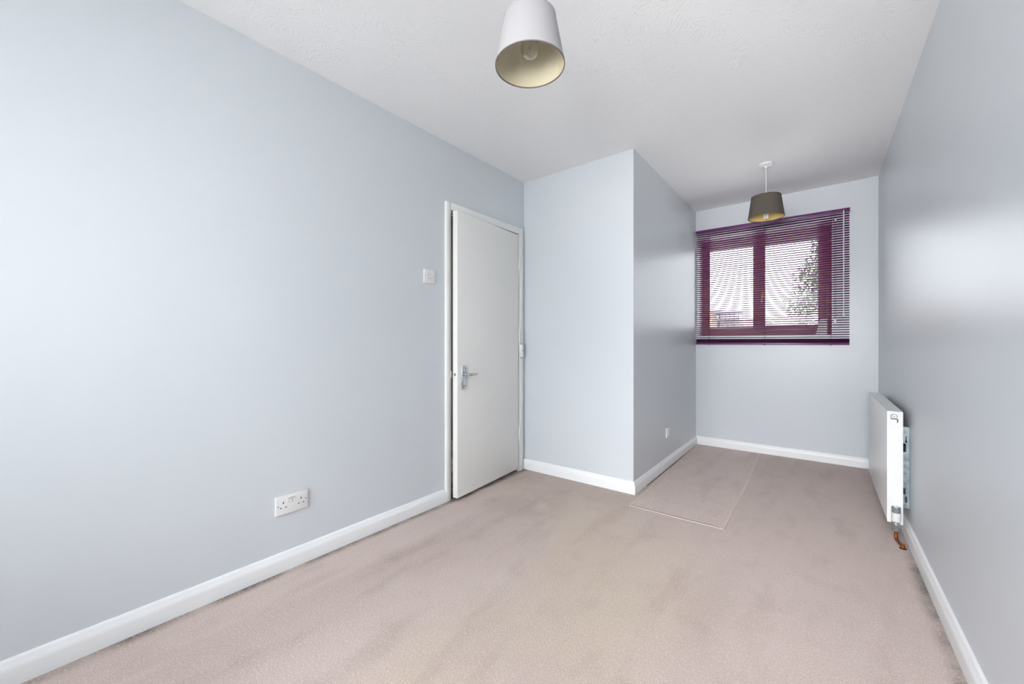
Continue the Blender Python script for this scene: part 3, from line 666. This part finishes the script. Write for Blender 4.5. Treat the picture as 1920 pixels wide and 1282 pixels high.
# top grille: frame with raised lip and rows of slots
bm = bmesh.new(); 
add_box(bm, (-hx+0.0005, 0.0005, RZ1-0.008), (-hx+0.009, RL-0.0005, RZ1)); add_box(bm, (-hx+0.011, 0.001, RZ1-0.005), (-hx+0.013, RL-0.001, RZ1+0.001)); add_box(bm, (hx-0.009, 0.0005, RZ1-0.012), (hx-0.0003, RL-0.0005, RZ1))
add_box(bm, (-hx+0.008, 0.001, RZ1-0.004), (hx-0.008, 0.02, RZ1-0.0006)); add_box(bm, (-hx+0.008, RL-0.02, RZ1-0.004), (hx-0.008, RL-0.001, RZ1-0.0006))
ns = 60
for k in range(ns):
    y = 0.02+(RL-0.04)*(k+0.5)/ns; add_box(bm, (-hx+0.008, y-0.0076, RZ1-0.004), (hx-0.008, y+0.0076, RZ1-0.0008))
add_box(bm, (-0.002, 0.01, RZ1-0.004), (0.002, RL-0.01, RZ1-0.0002))
obj('top_grille', bm, M['rad'], rad)
# bleed plug and pale end boss seen through the oblong hole
ry_ = Matrix.Rotation(math.pi/2, 4, 'X')
bm = bmesh.new(); add_lathe(bm, [(0, -0.008), (0.0150, -0.008), (0.0150, 0.0), (0.0130, 0.002), (0, 0.002)], 32, Matrix.Translation((-0.0035, 0.001, 0.658)) @ ry_)
bp = obj('bleed_plug', bm, M['galv'], rad, True)
bm = bmesh.new(); add_lathe(bm, [(0, 0), (0.0095, 0), (0.0085, 0.004), (0, 0.004)], 20, Matrix.Translation((-0.0035, -0.001, 0.658)) @ ry_); obj('plug_cap', bm, M['white'], bp, True)
bm = bmesh.new(); add_lathe(bm, [(0, 0), (0.0028, 0), (0.0028, 0.001), (0, 0.001)], 10, Matrix.Translation((-0.0035, -0.0048, 0.658)) @ ry_); obj('plug_hole', bm, M['screw'], bp)
bm = bmesh.new(); add_box(bm, (-0.0205, 0.0006, 0.610), (0.0135, 0.003, 0.685)); obj('boss_plate', bm, M['white'], bp)
bm = bmesh.new(); add_box(bm, (-0.0200, -0.0016, 0.6425), (0.0110, 0.0005, 0.6460)); add_box(bm, (0.0085, -0.0016, 0.6240), (0.0125, 0.0005, 0.6460)); obj('plug_slot', bm, M['hole'], bp)
# valve: chrome tail, white band, chrome body
VX, VY = 0.002, -0.022
bm = bmesh.new(); add_lathe(bm, [(0, 0.182), (0.0165, 0.182), (0.0185, 0.178), (0.0185, 0.150), (0.017, 0.148), (0.017, 0.100), (0.0155, 0.096), (0.0165, 0.092), (0.0150, 0.074), (0.0125, 0.066), (0.0155, 0.064), (0.0155, 0.054), (0.011, 0.050), (0, 0.050)], 24, Matrix.Translation((VX, VY, 0)))
add_tube(bm, [(VX, VY, 0.112), (VX, 0.012, 0.112)], 0.010, 14)
vv = tag(obj('valve', bm, M['chrome'], rad, True, 25), 'chrome valve body')
bm = bmesh.new(); add_lathe(bm, [(0.0170, 0.150), (0.0192, 0.149), (0.0192, 0.106), (0.0170, 0.102)], 24, Matrix.Translation((VX, VY, 0))); tag(obj('valve_collar', bm, M['white'], vv, True), 'white plastic collar')
bm = bmesh.new(); add_lathe(bm, [(0.011, 0.062), (0.0170, 0.061), (0.0170, 0.053), (0.011, 0.052)], 24, Matrix.Translation((VX, VY, 0))); obj('valve_nut', bm, M['screw'], vv, True)
bm = bmesh.new(); add_tube(bm, [(VX, VY, 0.055), (VX, VY, 0.020), (VX+0.0005, VY-0.004, 0.012), (VX+0.002, VY-0.014, 0.0085)], 0.0080, 14)
add_tube(bm, [(VX+0.001, VY-0.008, 0.0088), (VX+0.006, VY-0.040, 0.0082), (VX+0.013, VY-0.075, 0.0082)], 0.0064, 12)
tag(obj('pipe', bm, M['copper'], rad, True), 'bare copper pipe')
bm = bmesh.new(); add_tube(bm, [(VX+0.011, VY-0.066, 0.009), (VX+0.016, VY-0.088, 0.010)], [0.0085, 0.0100], 12); add_tube(bm, [(VX+0.016, VY-0.088, 0.020), (VX+0.017, VY-0.090, -0.010)], [0.0075, 0.0090], 12)
obj('pipe_elbow', bm, M['copper'], rad, True)
bm = bmesh.new(); add_lathe(bm, [(0, 0.0004), (0.016, 0.0004), (0.013, 0.0014), (0, 0.0018)], 9, Matrix.Translation((VX+0.016, VY-0.094, 0))); obj('pipe_hole', bm, M['hole'], rad)
# wall brackets: galvanised L with slots; built of strips around keyhole openings
def bracket(y):
    bm = bmesh.new(); x0, x1 = hx-0.001, 0.3690-rx; z0, z1 = 0.158, 0.598; th = 0.002
    holes = [(0.3570-rx, 0.3610-rx, 0.527, 0.548), (0.3555-rx, 0.3628-rx, 0.512, 0.527), (0.344-rx, 0.3585-rx, 0.462, 0.508), (0.344-rx, 0.357-rx, 0.232, 0.263), (0.3557-rx, 0.3625-rx, 0.187, 0.222)]
    xs = sorted({x0, x1, *[h[0] for h in holes], *[h[1] for h in holes]}); zz = sorted({z0, z1, *[h[2] for h in holes], *[h[3] for h in holes]})
    for i in range(len(xs)-1):
        for j in range(len(zz)-1):
            a, b = (xs[i]+xs[i+1])/2, (zz[j]+zz[j+1])/2
            if any(h[0] < a < h[1] and h[2] < b < h[3] for h in holes): continue
            add_box(bm, (xs[i], y, zz[j]), (xs[i+1], y+th, zz[j+1]))
    add_box(bm, (x1, y, z0), (x1+0.002, y+0.035, z1)); add_box(bm, (x0, y, z0), (x0+0.002, y+0.03, z1))
    for z in (0.566, 0.171): add_lathe(bm, [(0.0028, 0), (0.0042, 0), (0.0042, 0.0012), (0.0028, 0.0012)], 12, Matrix.Translation(((x0+x1)/2+0.002, y, z)) @ Matrix.Rotation(math.pi/2, 4, 'X'))
    bmesh.ops.remove_doubles(bm, verts=bm.verts, dist=1e-5)
    return tag(obj('wall_bracket', bm, M['galv'], rad), 'galvanised slotted bracket')
bracket(0.060); bracket(RL-0.16)

# ---------------- outside ----------------
tag(box('ground', (-60, -60, -2.9), (60, 140, -2.7), M['pale_ground']), 'unseen ground below the window, kept pale to bounce daylight', None, kind='structure')  # out of view, coloured pale to bounce daylight indoors
hs = tag(empty('house', (-8.0, 22, -2.7)), 'orange brick building with blue-grey bay window seen at lower left through blind', 'house')
def hb(name, lo, hi, m, parent=hs, r=0.0): return box(name, (lo[0]+8, lo[1]-22, lo[2]+2.7), (hi[0]+8, hi[1]-22, hi[2]+2.7), m, parent, r)
hb('wall', (-12.0, 22, -2.7), (-4.02, 28, 2.60), M['brick']); hb('wall', (-4.02, 22, -2.7), (-2.35, 28, 2.15), M['brick'])
hb('coping', (-12.1, 21.9, 2.60), (-3.95, 28.1, 2.72), M['render_w']); hb('coping', (-3.95, 21.9, 2.15), (-2.25, 28.1, 2.24), M['render_w'])
hb('bay', (-4.05, 21.4, 1.70), (-3.1, 22.0, 2.42), M['glass'])
hb('bay_roof', (-4.15, 21.3, 2.42), (-3.0, 22.0, 2.52), M['bluef']); hb('bay_base', (-4.10, 21.35, 1.60), (-3.05, 22.0, 1.70), M['render_w'])
for k in range(6):
    x = -4.06+k*0.187; hb('mullion', (x, 21.36, 1.70), (x+0.035, 21.42, 2.42), M['bluef'])
hb('transom', (-4.06, 21.36, 2.12), (-3.09, 21.42, 2.15), M['bluef'])
h2 = tag(empty('house', (1.0, 45, -2.7)), 'distant house with pale tiled roof behind the tree', 'house')
bm = bmesh.new(); add_box(bm, (-5.2, 0, 0), (5, 7, 4.4)); obj('wall', bm, M['brick'], h2)
bm = bmesh.new(); add_prism(bm, [(-0.5, 4.4), (7.5, 4.4), (3.5, 6.3)], -5.6, 5.4, 'yz'); obj('roof', bm, M['tile'], h2)
for k in range(3):
    f_ = box('window', (-4+k*3.2, -0.05, 2.4), (-2.4+k*3.2, 0.02, 3.7), M['render_w'], h2); box('pane', (-3.9+k*3.2, -0.07, 2.5), (-2.5+k*3.2, -0.04, 3.6), M['bluef'], f_)
# tree
tr = tag(empty('tree', (0.35, 13, -2.7)), 'grey-green tree seen through the right pane', 'tree')
bm = bmesh.new(); add_tube(bm, [(0, 0, 0), (0.05, 0, 2), (0, 0.05, 4), (0, 0, 7.1)], [0.16, 0.13, 0.09, 0.03], 10)
for k in range(14):
    a = k*2.4; z = 2.6+k*0.24; l = 0.75*(1-(z-2)/6.5); add_tube(bm, [(0, 0, z), (l*math.cos(a)*0.6, l*math.sin(a)*0.6, z+0.15), (l*math.cos(a), l*math.sin(a), z+0.4)], [0.04, 0.025, 0.01], 6)
obj('trunk', bm, M['bark'], tr, True)
bm = bmesh.new()
for k in range(26000):
    z = random.uniform(2.3, 7.4); rm = 1.02*min(1, (7.45-z)/2.7)**0.75+0.06*math.sin(z*7); a = random.random()*6.283; r = max(0.02, rm)*random.random()**0.4
    rr = r*(1+0.18*math.sin(a*5+z*2.0)); c = Vector((rr*math.cos(a), rr*math.sin(a), z)); s = random.uniform(0.045, 0.085)
    e = Matrix.Rotation(random.random()*6.28, 3, 'Z') @ Matrix.Rotation(random.uniform(-1.2, 1.2), 3, 'X')
    q = [bm.verts.new(c+e @ Vector(p)) for p in ((-s*0.5, 0, 0), (0, -s*0.1, 0.01), (s*0.5, 0, 0), (0, s*1.1, 0))]; bm.faces.new(q)
tag(obj('foliage', bm, M['leaf'], tr), kind='stuff')
